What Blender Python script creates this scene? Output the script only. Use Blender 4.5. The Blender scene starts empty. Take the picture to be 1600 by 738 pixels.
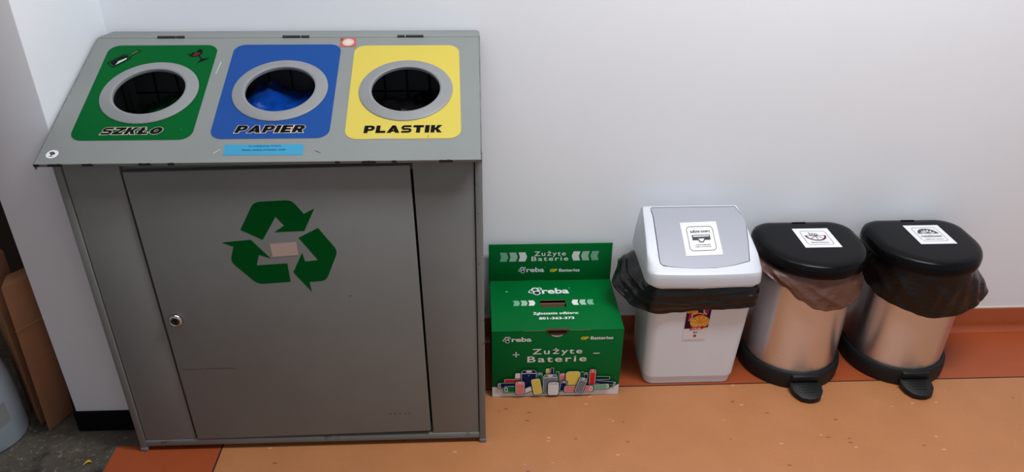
import bpy, bmesh, math, random
from mathutils import Vector, Matrix, noise
random.seed(7)
sc = bpy.context.scene
C = sc.collection
PI = math.pi

# ------------------------------------------------------------------ helpers
def lin(c):
    def f(v):
        v /= 255.0
        return v/12.92 if v <= 0.04045 else ((v+0.055)/1.055)**2.4
    return (f(c[0]), f(c[1]), f(c[2]), 1)

def new_mat(name):
    m = bpy.data.materials.new(name); m.use_nodes = True
    nt = m.node_tree
    return m, nt, nt.nodes['Principled BSDF']

def coords(nt, scale=(1, 1, 1), kind='Object'):
    tc = nt.nodes.new('ShaderNodeTexCoord'); mp = nt.nodes.new('ShaderNodeMapping')
    mp.inputs['Scale'].default_value = scale
    nt.links.new(tc.outputs[kind], mp.inputs['Vector'])
    return mp.outputs['Vector']

def noise_node(nt, vec, scale, detail=4, rough=.55):
    n = nt.nodes.new('ShaderNodeTexNoise'); n.inputs['Scale'].default_value = scale
    n.inputs['Detail'].default_value = detail; n.inputs['Roughness'].default_value = rough
    nt.links.new(vec, n.inputs['Vector']); return n.outputs['Fac']

def ramp(nt, fac, p0, p1):
    r = nt.nodes.new('ShaderNodeMapRange'); r.inputs['From Min'].default_value = p0
    r.inputs['From Max'].default_value = p1; nt.links.new(fac, r.inputs['Value']); return r.outputs['Result']

def mix(nt, fac, a, b):
    n = nt.nodes.new('ShaderNodeMix'); n.data_type = 'RGBA'
    if isinstance(fac, (int, float)): n.inputs[0].default_value = fac
    else: nt.links.new(fac, n.inputs[0])
    for sock, v in ((n.inputs[6], a), (n.inputs[7], b)):
        if isinstance(v, tuple): sock.default_value = v
        else: nt.links.new(v, sock)
    return n.outputs[2]

def bump(nt, bsdf, height, strength=.2, dist=.002):
    b = nt.nodes.new('ShaderNodeBump'); b.inputs['Strength'].default_value = strength
    b.inputs['Distance'].default_value = dist
    nt.links.new(height, b.inputs['Height']); nt.links.new(b.outputs['Normal'], bsdf.inputs['Normal'])

def plain(name, col, rough=.5, metal=0, var=.06, vscale=6, bmp=0, bscale=200, spec=.5):
    """one colour with slight procedural variation and optional fine bump"""
    m, nt, b = new_mat(name)
    v = coords(nt)
    c = lin(col)
    d = tuple(x*(1-var) for x in c[:3])+(1,); e = tuple(min(1, x*(1+var)) for x in c[:3])+(1,)
    nt.links.new(mix(nt, ramp(nt, noise_node(nt, v, vscale), .3, .7), d, e), b.inputs['Base Color'])
    b.inputs['Roughness'].default_value = rough; b.inputs['Metallic'].default_value = metal
    b.inputs['Specular IOR Level'].default_value = spec
    if bmp: bump(nt, b, noise_node(nt, v, bscale, 3), bmp, .001)
    return m

# ------------------------------------------------------------------ materials
M = {}
def mats():
    M['wall'] = plain('white_wall_paint', (236, 238, 243), .75, var=.012, vscale=2, bmp=.12, bscale=160)
    M['ceiling'] = plain('ceiling_paint', (225, 225, 225), .9, var=.01)
    M['pier'] = plain('pier_wall_paint', (234, 236, 241), .75, var=.015, vscale=2, bmp=.12, bscale=160)
    M['blockwall'] = plain('light_block_grey', (176, 178, 178), .8, var=.03)  # grey of the added light-blocking wall, out of view
    M['recess'] = plain('dark_brown_recess', (52, 36, 26), .8, var=.2, vscale=5)
    M['black_base'] = plain('black_skirting', (12, 8, 7), .7, var=.15, vscale=10, spec=.1)
    M['beige_line'] = plain('sealant', (205, 190, 172), .6)
    # linoleum
    def lino(name, col, dark, light, fleck=True):
        m, nt, b = new_mat(name)
        v = coords(nt)
        c = lin(col)
        base = mix(nt, ramp(nt, noise_node(nt, v, 9, 6, .7), .25, .75), tuple(x*.88 for x in c[:3])+(1,), tuple(x*1.1 for x in c[:3])+(1,))
        base = mix(nt, ramp(nt, noise_node(nt, v, 260, 2), .35, .75), base, tuple(x*.86 for x in c[:3])+(1,))
        if fleck:
            for s, dens, colr, sx in ((34, .90, dark, .45), (41, .905, light, .4)):
                vv = coords(nt, (sx, 1, 1))
                vo = nt.nodes.new('ShaderNodeTexVoronoi'); vo.inputs['Scale'].default_value = s
                nt.links.new(vv, vo.inputs['Vector'])
                sep = nt.nodes.new('ShaderNodeSeparateColor'); nt.links.new(vo.outputs['Color'], sep.inputs['Color'])
                g = nt.nodes.new('ShaderNodeMath'); g.operation = 'GREATER_THAN'; g.inputs[1].default_value = .62
                nt.links.new(sep.outputs['Red'], g.inputs[0])
                l = nt.nodes.new('ShaderNodeMath'); l.operation = 'LESS_THAN'; l.inputs[1].default_value = 1-dens
                nt.links.new(vo.outputs['Distance'], l.inputs[0])
                mu = nt.nodes.new('ShaderNodeMath'); mu.operation = 'MULTIPLY'
                nt.links.new(g.outputs[0], mu.inputs[0]); nt.links.new(l.outputs[0], mu.inputs[1])
                mu2 = nt.nodes.new('ShaderNodeMath'); mu2.operation = 'MULTIPLY'; mu2.inputs[1].default_value = .6
                nt.links.new(mu.outputs[0], mu2.inputs[0])
                base = mix(nt, mu2.outputs[0], base, lin(colr))
        nt.links.new(base, b.inputs['Base Color'])
        b.inputs['Roughness'].default_value = .42
        bump(nt, b, noise_node(nt, v, 120, 3), .05, .001)
        return m
    M['lino'] = lino('beige_linoleum', (182, 120, 76), (112, 62, 38), (226, 176, 130))
    M['strip'] = lino('orange_linoleum', (164, 76, 38), (116, 50, 26), (196, 116, 76), False)
    M['seam'] = plain('seam_dark', (32, 18, 12), .8)
    # concrete
    m, nt, b = new_mat('stained_terrazzo'); v = coords(nt)
    base = mix(nt, ramp(nt, noise_node(nt, v, 6, 7, .7), .3, .7), lin((62, 56, 50)), lin((98, 90, 80)))
    base = mix(nt, ramp(nt, noise_node(nt, v, 55, 6, .85), .56, .64), base, lin((150, 142, 130)))
    base = mix(nt, ramp(nt, noise_node(nt, v, 14, 4, .65), .52, .66), base, lin((44, 36, 33)))
    nt.links.new(base, b.inputs['Base Color']); b.inputs['Roughness'].default_value = .55
    bump(nt, b, noise_node(nt, v, 60, 6), .35, .003); M['concrete'] = m
    # cabinet paint: grey hammered paint with a few worn flecks
    def paint(name, col, worn=.70):
        m, nt, b = new_mat(name); v = coords(nt)
        c = lin(col)
        base = mix(nt, ramp(nt, noise_node(nt, v, 3.5, 5, .6), .3, .7), tuple(x*.93 for x in c[:3])+(1,), tuple(x*1.06 for x in c[:3])+(1,))
        base = mix(nt, ramp(nt, noise_node(nt, v, 26, 6, .75), worn, worn+.06), base, tuple(x*.35 for x in c[:3])+(1,))
        nt.links.new(base, b.inputs['Base Color']); b.inputs['Roughness'].default_value = .48; b.inputs['Specular IOR Level'].default_value = .25
        bump(nt, b, noise_node(nt, v, 300, 2), .06, .0006)
        return m
    M['paint'] = paint('grey_cabinet_paint', (125, 128, 126), .80)
    M['paint_edge'] = paint('grey_edge_paint', (121, 124, 122), .62)
    M['chip'] = plain('bare_dark_metal', (40, 38, 37), .7, var=.2, vscale=60)
    M['inside'] = plain('dark_interior_paint', (104, 104, 108), .6)
    M['wire'] = plain('basket_wire', (24, 24, 26), .5)
    M['ring'] = plain('grey_ring_plastic', (127, 128, 129), .45, var=.05, vscale=20)
    M['chrome'] = plain('chrome', (200, 198, 195), .16, 1, var=.03)
    M['hinge'] = plain('dark_hinge_steel', (62, 62, 64), .4, .6)
    M['grey_cap'] = plain('grey_foot_cap', (118, 122, 124), .6)
    # inks / films
    for k, c, r in (('g_film', (0, 84, 35), .4), ('b_film', (33, 71, 136), .4), ('y_film', (194, 176, 82), .4),
                 ('black', (18, 17, 18), .5), ('white', (226, 226, 226), .5), ('cyan', (64, 142, 176), .5), ('navyink', (20, 50, 90), .5),
                 ('pinkred', (176, 92, 92), .5), ('g_arrow', (2, 82, 30), .45), ('paperrem', (192, 170, 162), .75),
                 ('sage', (120, 176, 144), .5), ('sage2', (160, 196, 174), .5), ('yel', (236, 206, 60), .5), ('navy', (28, 34, 84), .5),
                 ('salmon', (226, 128, 128), .5), ('redink', (214, 48, 52), .5), ('greyink', (124, 128, 136), .5), ('dkgreen', (0, 58, 28), .5),
                 ('batgreen', (10, 110, 62), .5), ('batyel', (232, 206, 98), .5), ('grayline', (76, 76, 78), .6), ('maroon', (88, 34, 36), .5),
                 ('plum', (64, 28, 52), .5), ('orange', (236, 150, 44), .5), ('orange2', (246, 190, 96), .5), ('pome', (186, 44, 72), .5), ('cream', (204, 190, 176), .5),
                 ('curvred', (196, 30, 38), .5), ('olive', (96, 84, 62), .6), ('cavity', (40, 28, 20), .7)):
        M[k] = plain(k, c, r, var=.02, spec=.03)
    M['sticker'] = plain('white_sticker_paper', (228, 227, 230), .5, var=.015)
    # battery carton
    M['box'] = plain('green_printed_card', (0, 100, 44), .4, var=.05, vscale=5, spec=.1)
    M['kraft'] = plain('raw_card_edge', (150, 116, 84), .8)
    M['boxin'] = plain('carton_inside', (70, 52, 38), .85)
    # bins
    M['wplastic'] = plain('white_plastic', (226, 234, 243), .42, var=.015, vscale=8, bmp=.04, bscale=500)
    M['lidwhite'] = plain('cool_white_plastic', (204, 207, 215), .34, var=.012, vscale=8)
    M['flap'] = plain('light_grey_plastic', (156, 157, 168), .42, var=.012, vscale=8)
    M['blk'] = plain('black_plastic', (13, 13, 15), .25, var=.08, vscale=30, bmp=.05, bscale=400, spec=.12)
    M['blk2'] = plain('black_plastic_base', (22, 22, 23), .5, spec=.3, var=.1, vscale=30, bmp=.08, bscale=300)
    m, nt, b = new_mat('brushed_steel'); v = coords(nt, (1, 1, 90))
    b.inputs['Metallic'].default_value = 1
    nt.links.new(mix(nt, noise_node(nt, v, 14, 3), lin((216, 212, 212)), lin((232, 228, 228))), b.inputs['Base Color'])
    b.inputs['Roughness'].default_value = .30
    b.inputs['Anisotropic'].default_value = .85; b.inputs['Anisotropic Rotation'].default_value = .25
    tg = nt.nodes.new('ShaderNodeTangent'); tg.direction_type = 'RADIAL'; tg.axis = 'Z'
    nt.links.new(tg.outputs[0], b.inputs['Tangent'])
    M['steel'] = m
    def film(name, col, alpha, rough=.28, sheen=.7):
        m, nt, b = new_mat(name)
        b.inputs['Base Color'].default_value = lin(col); b.inputs['Roughness'].default_value = rough
        b.inputs['Specular IOR Level'].default_value = sheen
        v = coords(nt, (1, 1, 2.2))
        bump(nt, b, noise_node(nt, v, 24, 5, .6), .5, .008)
        if alpha < 1:
            tr = nt.nodes.new('ShaderNodeBsdfTransparent'); tr.inputs['Color'].default_value = lin((196, 160, 144))
            ms = nt.nodes.new('ShaderNodeMixShader'); ms.inputs['Fac'].default_value = alpha
            nt.links.new(tr.outputs[0], ms.inputs[1]); nt.links.new(b.outputs[0], ms.inputs[2])
            nt.links.new(ms.outputs[0], nt.nodes['Material Output'].inputs['Surface'])
        return m
    M['bag_black'] = film('black_bag_film', (13, 12, 13), 1, .17, .42)
    M['bag_brown'] = film('brown_bag_film', (110, 76, 66), .8)
    M['bag_dark'] = film('dark_bag_film', (17, 12, 10), 1, .2, .36)
    M['bag_blue'] = film('blue_bag_film', (10, 62, 150), 1, .14)
    M['bag_green'] = film('green_bag_film', (8, 84, 40), 1, .14)
    # left corner
    M['card'] = plain('brown_cardboard', (146, 100, 68), .85, var=.1, vscale=12, bmp=.06, bscale=120)
    M['greybin'] = plain('blue_grey_plastic', (140, 148, 156), .5, var=.04)
    M['leaf'] = plain('yellow_leaf', (206, 172, 40), .7)
mats()

# ------------------------------------------------------------------ mesh builder
class MB:
    def __init__(s): s.bm = bmesh.new(); s.m = []
    def mi(s, k):
        if k not in s.m: s.m.append(k)
        return s.m.index(k)
    def face(s, vs, k, smooth=False):
        try: f = s.bm.faces.new([s.bm.verts.new(v) if not isinstance(v, bmesh.types.BMVert) else v for v in vs])
        except ValueError: return None
        f.material_index = s.mi(k); f.smooth = smooth; return f
    def box(s, a, b, k, bev=0, seg=2):
        x0, y0, z0 = a; x1, y1, z1 = b
        P = [(x0,y0,z0),(x1,y0,z0),(x1,y1,z0),(x0,y1,z0),(x0,y0,z1),(x1,y0,z1),(x1,y1,z1),(x0,y1,z1)]
        return s.hexa(P, k, bev, seg)
    def hexa(s, P, k, bev=0, seg=2):
        V = [s.bm.verts.new(p) for p in P]
        fs = [s.face([V[i] for i in q], k) for q in ((0,3,2,1),(4,5,6,7),(0,1,5,4),(1,2,6,5),(2,3,7,6),(3,0,4,7))]
        if bev:
            es = set(e for f in fs for e in f.edges)
            r = bmesh.ops.bevel(s.bm, geom=list(es), offset=bev, segments=seg, profile=.5, affect='EDGES')
            for f in r['faces']: f.material_index = s.mi(k); f.smooth = True
        return V
    def prism(s, poly, fr, h0, h1, k, kside=None, bev=0):
        """polygon (u,v) extruded along the frame's normal from h0 to h1"""
        A = [s.bm.verts.new(fr(u, v, h0)) for u, v in poly]; B = [s.bm.verts.new(fr(u, v, h1)) for u, v in poly]
        n = len(poly)
        s.face(A[::-1], k); top = s.face(B, k)
        for i in range(n): s.face([A[i], A[(i+1) % n], B[(i+1) % n], B[i]], kside or k)
        if bev:
            r = bmesh.ops.bevel(s.bm, geom=list(top.edges), offset=bev, segments=2, profile=.5, affect='EDGES')
            for f in r['faces']: f.material_index = s.mi(k)
    def grid(s, rows, k, closed=True, smooth=True, cap0=False, cap1=False):
        R = [[s.bm.verts.new(p) for p in r] for r in rows]
        n = len(R[0])
        for a, b in zip(R, R[1:]):
            for i in range(n if closed else n-1):
                s.face([a[i], a[(i+1) % n], b[(i+1) % n], b[i]], k, smooth)
        if cap0: s.face(R[0][::-1], k)
        if cap1: s.face(R[-1], k)
        return R
    def tube(s, pts, r, k, n=10):
        rows = []
        pts = [Vector(p) for p in pts]
        for i, p in enumerate(pts):
            t = (pts[min(i+1, len(pts)-1)]-pts[max(i-1, 0)]).normalized()
            a = t.orthogonal().normalized(); b = t.cross(a)
            rows.append([p+a*r*math.cos(2*PI*j/n)+b*r*math.sin(2*PI*j/n) for j in range(n)])
        s.grid(rows, k, cap0=True, cap1=True)
    def lathe(s, prof, fr, k, n=48, cap0=False, cap1=False, uv=(0, 0)):
        rows = [[fr(uv[0]+r*math.cos(2*PI*j/n), uv[1]+r*math.sin(2*PI*j/n), h) for j in range(n)] for r, h in prof]
        s.grid(rows, k, cap0=cap0, cap1=cap1)
    def build(s, name, parent=None, base=(0, 0, 0), fix=True):
        if fix: bmesh.ops.recalc_face_normals(s.bm, faces=s.bm.faces)
        b = Vector(base)
        for v in s.bm.verts: v.co -= b
        me = bpy.data.meshes.new(name); s.bm.to_mesh(me); s.bm.free()
        me.set_sharp_from_angle(angle=math.radians(38))
        for k in s.m: me.materials.append(M[k])
        o = bpy.data.objects.new(name, me); C.objects.link(o)
        if parent is None: o.location = b
        else: o.parent = parent
        return o

def frame(o, u, v):
    o = Vector(o); u = Vector(u).normalized(); v = Vector(v).normalized(); n = u.cross(v)
    return lambda a, b, h=0: o+u*a+v*b+n*h

def thing(name, label, cat, loc, group=None, rz=0):
    o = bpy.data.objects.new(name, None); C.objects.link(o); o.location = loc; o.rotation_euler = (0, 0, rz)
    o.empty_display_size = .05
    return tag(o, label, cat, group)
def tag(o, label, cat, group=None):
    o['label'] = label; o['category'] = cat
    if group: o['group'] = group
    return o
def struct(o): o['kind'] = 'structure'; return o

def rrect(x0, x1, y0, y1, r, n=6):
    out = []
    for cx, cy, a in ((x1-r, y1-r, 0), (x0+r, y1-r, 90), (x0+r, y0+r, 180), (x1-r, y0+r, 270)):
        for i in range(n+1):
            t = math.radians(a+90*i/n); out.append((cx+r*math.cos(t), cy+r*math.sin(t)))
    return out

# --- flat print: shapes stacked a hair apart on a surface -------------------------------
EPS = .00022
class Print:
    def __init__(s, mb, fr, h0=.0003): s.mb, s.fr, s.h = mb, fr, h0
    def z(s, layer): return s.h+EPS*layer
    def poly(s, pts, k, layer=0): s.mb.face([s.fr(u, v, s.z(layer)) for u, v in pts], k)
    def rect(s, x0, x1, y0, y1, k, layer=0, r=0):
        s.poly(rrect(x0, x1, y0, y1, r) if r else [(x0, y0), (x1, y0), (x1, y1), (x0, y1)], k, layer)
    def disc(s, x, y, rx, ry, k, layer=0, n=28, a0=0, a1=360, rot=0):
        full = a1-a0 >= 360
        c, q = math.cos(rot), math.sin(rot)
        pts = []
        for i in range(n if full else n+1):
            t = math.radians(a0+(a1-a0)*i/n); px, py = rx*math.cos(t), ry*math.sin(t)
            pts.append((x+px*c-py*q, y+px*q+py*c))
        s.poly(pts, k, layer)
    def ring(s, x, y, ro, ri, k, layer=0, n=32, sy=1, a0=0, a1=360, rot=0):
        c, q = math.cos(rot), math.sin(rot)
        def P(r, t):
            px, py = r*math.cos(t), r*math.sin(t)*sy
            return (x+px*c-py*q, y+px*q+py*c)
        for i in range(n):
            t0 = math.radians(a0+(a1-a0)*i/n); t1 = math.radians(a0+(a1-a0)*(i+1)/n)
            s.poly([P(ri, t0), P(ro, t0), P(ro, t1), P(ri, t1)], k, layer)
    def stroke(s, pts, w, k, layer=0, closed=False):
        n = len(pts)
        P = [Vector(p) for p in pts]
        L = []
        for i in range(n):
            a = P[(i-1) % n] if closed or i > 0 else P[i]; b = P[(i+1) % n] if closed or i < n-1 else P[i]
            t = (b-a); t = t.normalized() if t.length > 0 else Vector((1, 0)); nn = Vector((-t.y, t.x))
            L.append((P[i]+nn*w/2, P[i]-nn*w/2))
        for i in range(n if closed else n-1):
            j = (i+1) % n
            s.poly([L[i][1], L[j][1], L[j][0], L[i][0]], k, layer)
    def text(s, body, x0, x1, y0, y1, k, layer=0, bold=0, shear=0, space=1, outline=None, ow=.06, fit_h=None):
        """text stretched into the box; y0..y1 is the cap band (taken from fit_h string if given)"""
        def shape(off, txt):
            cu = bpy.data.curves.new('t', 'FONT'); cu.body = txt; cu.offset = off; cu.shear = shear; cu.space_character = space
            cu.resolution_u = 3; cu.fill_mode = 'FRONT'
            ob = bpy.data.objects.new('t', cu); C.objects.link(ob)
            dg = bpy.context.evaluated_depsgraph_get(); dg.update()
            me = bpy.data.meshes.new_from_object(ob.evaluated_get(dg))
            vs = [v.co.copy() for v in me.vertices]; fs = [list(p.vertices) for p in me.polygons]
            bpy.data.objects.remove(ob); bpy.data.curves.remove(cu); bpy.data.meshes.remove(me)
            return vs, fs
        V, F = shape(bold, body)
        rx = [v.x for v in V]; ry = [v.y for v in (shape(bold, fit_h)[0] if fit_h else V)]
        ax, bx, ay, by = min(rx), max(rx), min(ry), max(ry)
        sx = (x1-x0)/(bx-ax); sy = (y1-y0)/(by-ay)
        def put(V, F, k, layer):
            for f in F:
                s.poly([(x0+(V[i].x-ax)*sx, y0+(V[i].y-ay)*sy) for i in f], k, layer)
        if outline:
            V2, F2 = shape(bold+ow, body); put(V2, F2, outline, layer); layer += 2
        put(V, F, k, layer)

# heavy slanted capitals made of convex pieces in a unit cell
def arc_pieces(cx, cy, ro, si, a0, a1, n, sx=1.0, tx=.36, ty=.25):
    out = []
    for i in range(n):
        t0, t1 = math.radians(a0+(a1-a0)*i/n), math.radians(a0+(a1-a0)*(i+1)/n)
        P = lambda t, k: (cx+(ro-k*tx)*math.cos(t)*sx, cy+(si-k*ty)*math.sin(t))
        out.append([P(t0, 1), P(t0, 0), P(t1, 0), P(t1, 1)])
    return out
def R_(x0, x1, y0, y1): return [(x0, y0), (x1, y0), (x1, y1), (x0, y1)]
GL = {
 'I': (.42, [R_(0, .42, 0, 1)]),
 'L': (.92, [R_(0, .38, 0, 1), R_(0, .92, 0, .28)]),
 'T': (1.0, [R_(.31, .69, 0, 1), R_(0, 1, .72, 1)]),
 'E': (.92, [R_(0, .38, 0, 1), R_(0, .92, 0, .26), R_(0, .84, .385, .615), R_(0, .92, .74, 1)]),
 'Z': (1.0, [R_(0, 1, .74, 1), R_(0, 1, 0, .26), [(0, .2), (.40, .2), (1, .8), (.60, .8)]]),
 'A': (1.2, [[(0, 0), (.40, 0), (.76, 1), (.44, 1)], [(.80, 0), (1.2, 0), (.76, 1), (.44, 1)], R_(.25, .95, .18, .38)]),
 'P': (1.0, [R_(0, .38, 0, 1), R_(.2, .64, .76, 1), R_(.2, .64, .30, .52)]+arc_pieces(.62, .65, .38, .35, -90, 90, 8, 1, .34, .22)),
 'R': (1.04, [R_(0, .38, 0, 1), R_(.2, .64, .76, 1), R_(.2, .64, .34, .55), [(.38, .40), (.62, 0), (1.06, 0), (.80, .42)]]+arc_pieces(.62, .67, .38, .33, -90, 90, 8, 1, .34, .21)),
 'K': (1.08, [R_(0, .38, 0, 1), [(.34, .40), (.60, .40), (1.06, 1), (.62, 1)], [(.34, .62), (.58, .66), (1.08, 0), (.64, 0)]]),
 'O': (1.1, arc_pieces(.55, .5, .55, .5, 0, 360, 24, 1, .36, .26)),
 'S': (1.0, [R_(.30, .94, .76, 1), R_(.30, .70, .385, .615), R_(.04, .70, 0, .24)]+arc_pieces(.31, .695, .31, .305, 90, 270, 8, 1, .27, .19)+arc_pieces(.69, .305, .31, .305, -90, 90, 8, 1, .27, .19)),
}
GL['Ł'] = (.98, [[(x+.06, y) for x, y in q] for q in GL['L'][1]]+[[(-.04, .36), (-.04, .52), (.62, .74), (.62, .58)]])
def caps(pr, word, x0, x1, y0, y1, k, rim, shear=0, gap=.13, ow=.0014):
    tot = sum(GL[c][0] for c in word)+gap*(len(word)-1); sx = (x1-x0-shear*(y1-y0))/tot; sy = y1-y0; x = 0
    for c in word:
        for q in GL[c][1]:
            P = [Vector((x0+(x+a)*sx+shear*sy*b_, y0+b_*sy)) for a, b_ in q]
            ar = sum(P[i].x*P[(i+1) % len(P)].y-P[(i+1) % len(P)].x*P[i].y for i in range(len(P)))
            if ar < 0: P = P[::-1]
            pr.poly([tuple(p) for p in P], k, 2)
            if rim:
                n = len(P); G = []
                for i in range(n):
                    e1 = (P[i]-P[i-1]); e2 = (P[(i+1) % n]-P[i])
                    if e1.length < 1e-9 or e2.length < 1e-9: continue
                    n1 = Vector((e1.y, -e1.x)).normalized(); n2 = Vector((e2.y, -e2.x)).normalized(); m = n1+n2
                    if m.length < 1e-6: continue
                    m.normalize(); G.append(tuple(P[i]+m*ow/max(.6, m.dot(n1))))
                if len(G) > 2: pr.poly(G, rim, 0)
        x += GL[c][0]+gap
# ================================================================== SETTING
YW = 1.92
PX0, PX1, PY = -1.064, -.910, 1.56        # pier at the left
def plane_rects(mb, rects, k):
    for x0, x1, y0, y1 in rects: mb.face([(x0, y0, 0), (x1, y0, 0), (x1, y1, 0), (x0, y1, 0)], k)
mb = MB()
XS, YS, XO, YO, w = -.675, 1.680, -.947, 1.494, .0022
plane_rects(mb, [(XS+w, 4.2, -1.6, YS-w)], 'lino')
plane_rects(mb, [(XO, XS-w, -1.6, YO), (XS-w, 4.2, YS+w, 2.0), (-.885, XS-w, YO, 2.0)], 'strip')
plane_rects(mb, [(XS-w, XS+w, -1.6, YS+w), (XS+w, 4.2, YS-w, YS+w)], 'seam')
plane_rects(mb, [(-2.6, XO, -1.6, 2.6), (XO, -.885, YO, 2.6)], 'concrete')
struct(mb.build('floor'))
mb = MB(); mb.box((PX1-.05, YW, 0), (4.2, YW+.12, 2.7), 'wall'); struct(mb.build('wall_back'))
mb = MB(); mb.box((PX0, PY, 0), (PX1, YW+.12, 2.7), 'pier', .003); struct(mb.build('wall_left'))
mb = MB(); mb.box((-2.6, 2.25, 0), (PX0+.02, 2.35, 2.7), 'recess'); struct(mb.build('wall_recess'))
mb = MB(); mb.box((-2.7, -1.6, 0), (-2.6, 2.35, 2.7), 'blockwall'); struct(mb.build('wall_light_block'))  # unseen wall, added to cut the light coming from the left
mb = MB(); mb.box((PX0-.004, PY-.008, 0), (PX1, PY+.0, .064), 'black_base', .001); struct(mb.build('baseboard_left'))
mb = MB()
prof = [(YW, .080), (YW-.004, .080), (YW-.0055, .077), (YW-.0055, .047), (YW-.0075, .043), (YW-.008, .022), (YW-.0105, .012), (YW-.016, .0045), (YW-.024, .0006), (YW, .0003)]
mb.grid([[(x, y, z) for y, z in prof] for x in (PX1, 4.2)], 'strip', closed=False, smooth=True)
mb.box((PX1, YW-.0035, .080), (4.2, YW, .0835), 'beige_line')
struct(mb.build('baseboard_back'))
mb = MB(); mb.box((-2.6, -1.6, 2.7), (4.2, 2.35, 2.8), 'ceiling'); struct(mb.build('ceiling'))

# ================================================================== RECYCLING CABINET
CX0, CX1, CY0, CY1 = -.877, .007, 1.477, 1.905
TILT = math.radians(20.75)
LO = Vector((0, 1.452, .813)); LE = Vector((0, math.cos(TILT), math.sin(TILT)))
LX0, LX1, LT = -.901, .0055, .424
lidf = frame(LO, (1, 0, 0), LE)                      # (x, t, height above the lid)
def under(y): return .813+(y-1.452)*math.tan(TILT)-.004
base = Vector(((CX0+CX1)/2, 1.69, 0))
cab = thing('recycling_cabinet', 'large grey metal sorting cabinet with three round openings in its sloping lid', 'recycling bin', base)
def part(mb, name, parent=cab, b=base): return mb.build(name, parent, b)
# side panels
for x0, x1 in ((CX0, CX0+.002), (CX1-.002, CX1)):
    mb = MB(); pts = [(CY0, .03), (CY1, .03), (CY1, .955), (1.85, .955), (CY0, under(CY0))]
    A = [(x0, y, z) for y, z in pts]; B = [(x1, y, z) for y, z in pts]
    mb.grid([A, B], 'paint', smooth=False, cap0=True, cap1=True); part(mb, 'side_panel')
mb = MB(); mb.box((CX0+.002, CY1-.002, .03), (CX1-.002, CY1, .955), 'inside'); part(mb, 'back_panel')
mb = MB(); mb.box((CX0+.002, CY0+.004, .030), (CX1-.002, CY1-.002, .032), 'inside'); part(mb, 'bottom_panel')
TOPZ = under(CY0)-.004
DX0, DX1, DZ0, DZ1 = -.735, -.139, .037, .788
SL = math.tan(math.radians(.85)); zm = (DZ0+DZ1)/2
for x0, x1, side in ((CX0+.0180, DX0-.0045, 0), (DX1+.0045, CX1-.0180, 1)):
    lo_, hi_ = -(.034-zm)*SL, -(TOPZ-zm)*SL       # how far the slanted edge shifts at the foot and the head
    a0, a1_ = (x0, x0) if side == 0 else (x0+lo_, x0+hi_)
    b0, b1_ = (x1+lo_, x1+hi_) if side == 0 else (x1, x1)
    y0, y1 = CY0, CY0+.012
    mb = MB(); mb.hexa([(a0, y0, .034), (b0, y0, .034), (b0, y1, .034), (a0, y1, .034), (a1_, y0, TOPZ), (b1_, y0, TOPZ), (b1_, y1, TOPZ), (a1_, y1, TOPZ)], 'paint', .0012); part(mb, 'front_panel')
mb = MB(); mb.box((DX0-.03, CY0+.013, DZ1-.012), (DX1+.03, CY0+.016, TOPZ+.002), 'paint', .001); part(mb, 'front_header')
for i, (x, y) in enumerate(((CX0, CY0-.003), (CX1-.016, CY0-.003), (CX0, CY1-.016), (CX1-.016, CY1-.016))):
    mb = MB(); mb.box((x, y, .010), (x+.016, y+.016, TOPZ if i < 2 else .95), 'paint_edge', .0018); part(mb, 'corner_post')
    mb = MB(); mb.box((x-.0015, y-.0015, 0), (x+.0175, y+.0175, .012), 'grey_cap', .003); part(mb, 'foot')
mb = MB(); mb.box((CX0+.016, CY0-.002, .015), (CX1-.016, CY0+.014, .0335), 'paint_edge', .0018); part(mb, 'bottom_rail')
# rear flange the lid hinges on
mb = MB(); zt = .9640
A = [(LX0+.012, YW-.008), (LX1-.006, YW-.008), (LX1+.0005, YW-.018), (LX1+.0005, 1.852), (LX0-.002, 1.852), (LX0-.002, 1.868)]
mb.prism(A, lambda u, v, h: Vector((u, v, h)), zt-.012, zt, 'paint', bev=.002); part(mb, 'rear_flange')

# door, hanging a little out of square
door_rot = math.radians(-.85)
dc = Vector(((DX0+DX1)/2, CY0, (DZ0+DZ1)/2))
def drot(p):
    p = Vector(p)-dc; c, s_ = math.cos(door_rot), math.sin(door_rot)
    return Vector((p.x*c+p.z*s_, p.y, -p.x*s_+p.z*c))+dc
def unrot_pts(mb):
    for v in mb.bm.verts: v.co = drot(v.co)
mb = MB(); mb.box((DX0+.001, CY0-.004, DZ0+.004), (DX1-.001, CY0+.012, DZ1+.001), 'paint', .0022); 
unrot_pts(mb); door = part(mb, 'door')
doorf = frame((0, CY0-.004, 0), (1, 0, 0), (0, 0, 1))
mb = MB(); pr = Print(mb, doorf)
def rounded(poly, idx, r):
    out = []
    n = len(poly)
    for i, p in enumerate(poly):
        if i in idx:
            p = Vector(p); a = Vector(poly[i-1]); b = Vector(poly[(i+1) % n])
            da = (a-p).normalized()*r; db = (b-p).normalized()*r
            for k in range(5):
                t = k/4; out.append(tuple((p+da)*(1-t)**2+p*2*t*(1-t)+(p+db)*t*t))
        else: out.append(p)
    return out
a1 = [(-.52, .645), (-.482, .712), (-.401, .716), (-.379, .682), (-.355, .695), (-.383, .640), (-.448, .638), (-.425, .654), (-.440, .676), (-.476, .619)]
a2 = [(-.398, .623), (-.353, .647), (-.316, .588), (-.350, .510), (-.388, .508), (-.386, .481), (-.421, .534), (-.395, .585), (-.391, .562), (-.362, .565)]
a3 = [(-.566, .614), (-.502, .620), (-.465, .571), (-.490, .581), (-.499, .554), (-.431, .558), (-.430, .509), (-.504, .504), (-.555, .565), (-.542, .603)]
for poly, idx in ((a1, (1, 2)), (a2, (2, 3)), (a3, (7, 8))): pr.poly(rounded(poly, idx, .014), 'g_arrow', 0)
o = part(mb, 'recycling_symbol', door)
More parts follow.
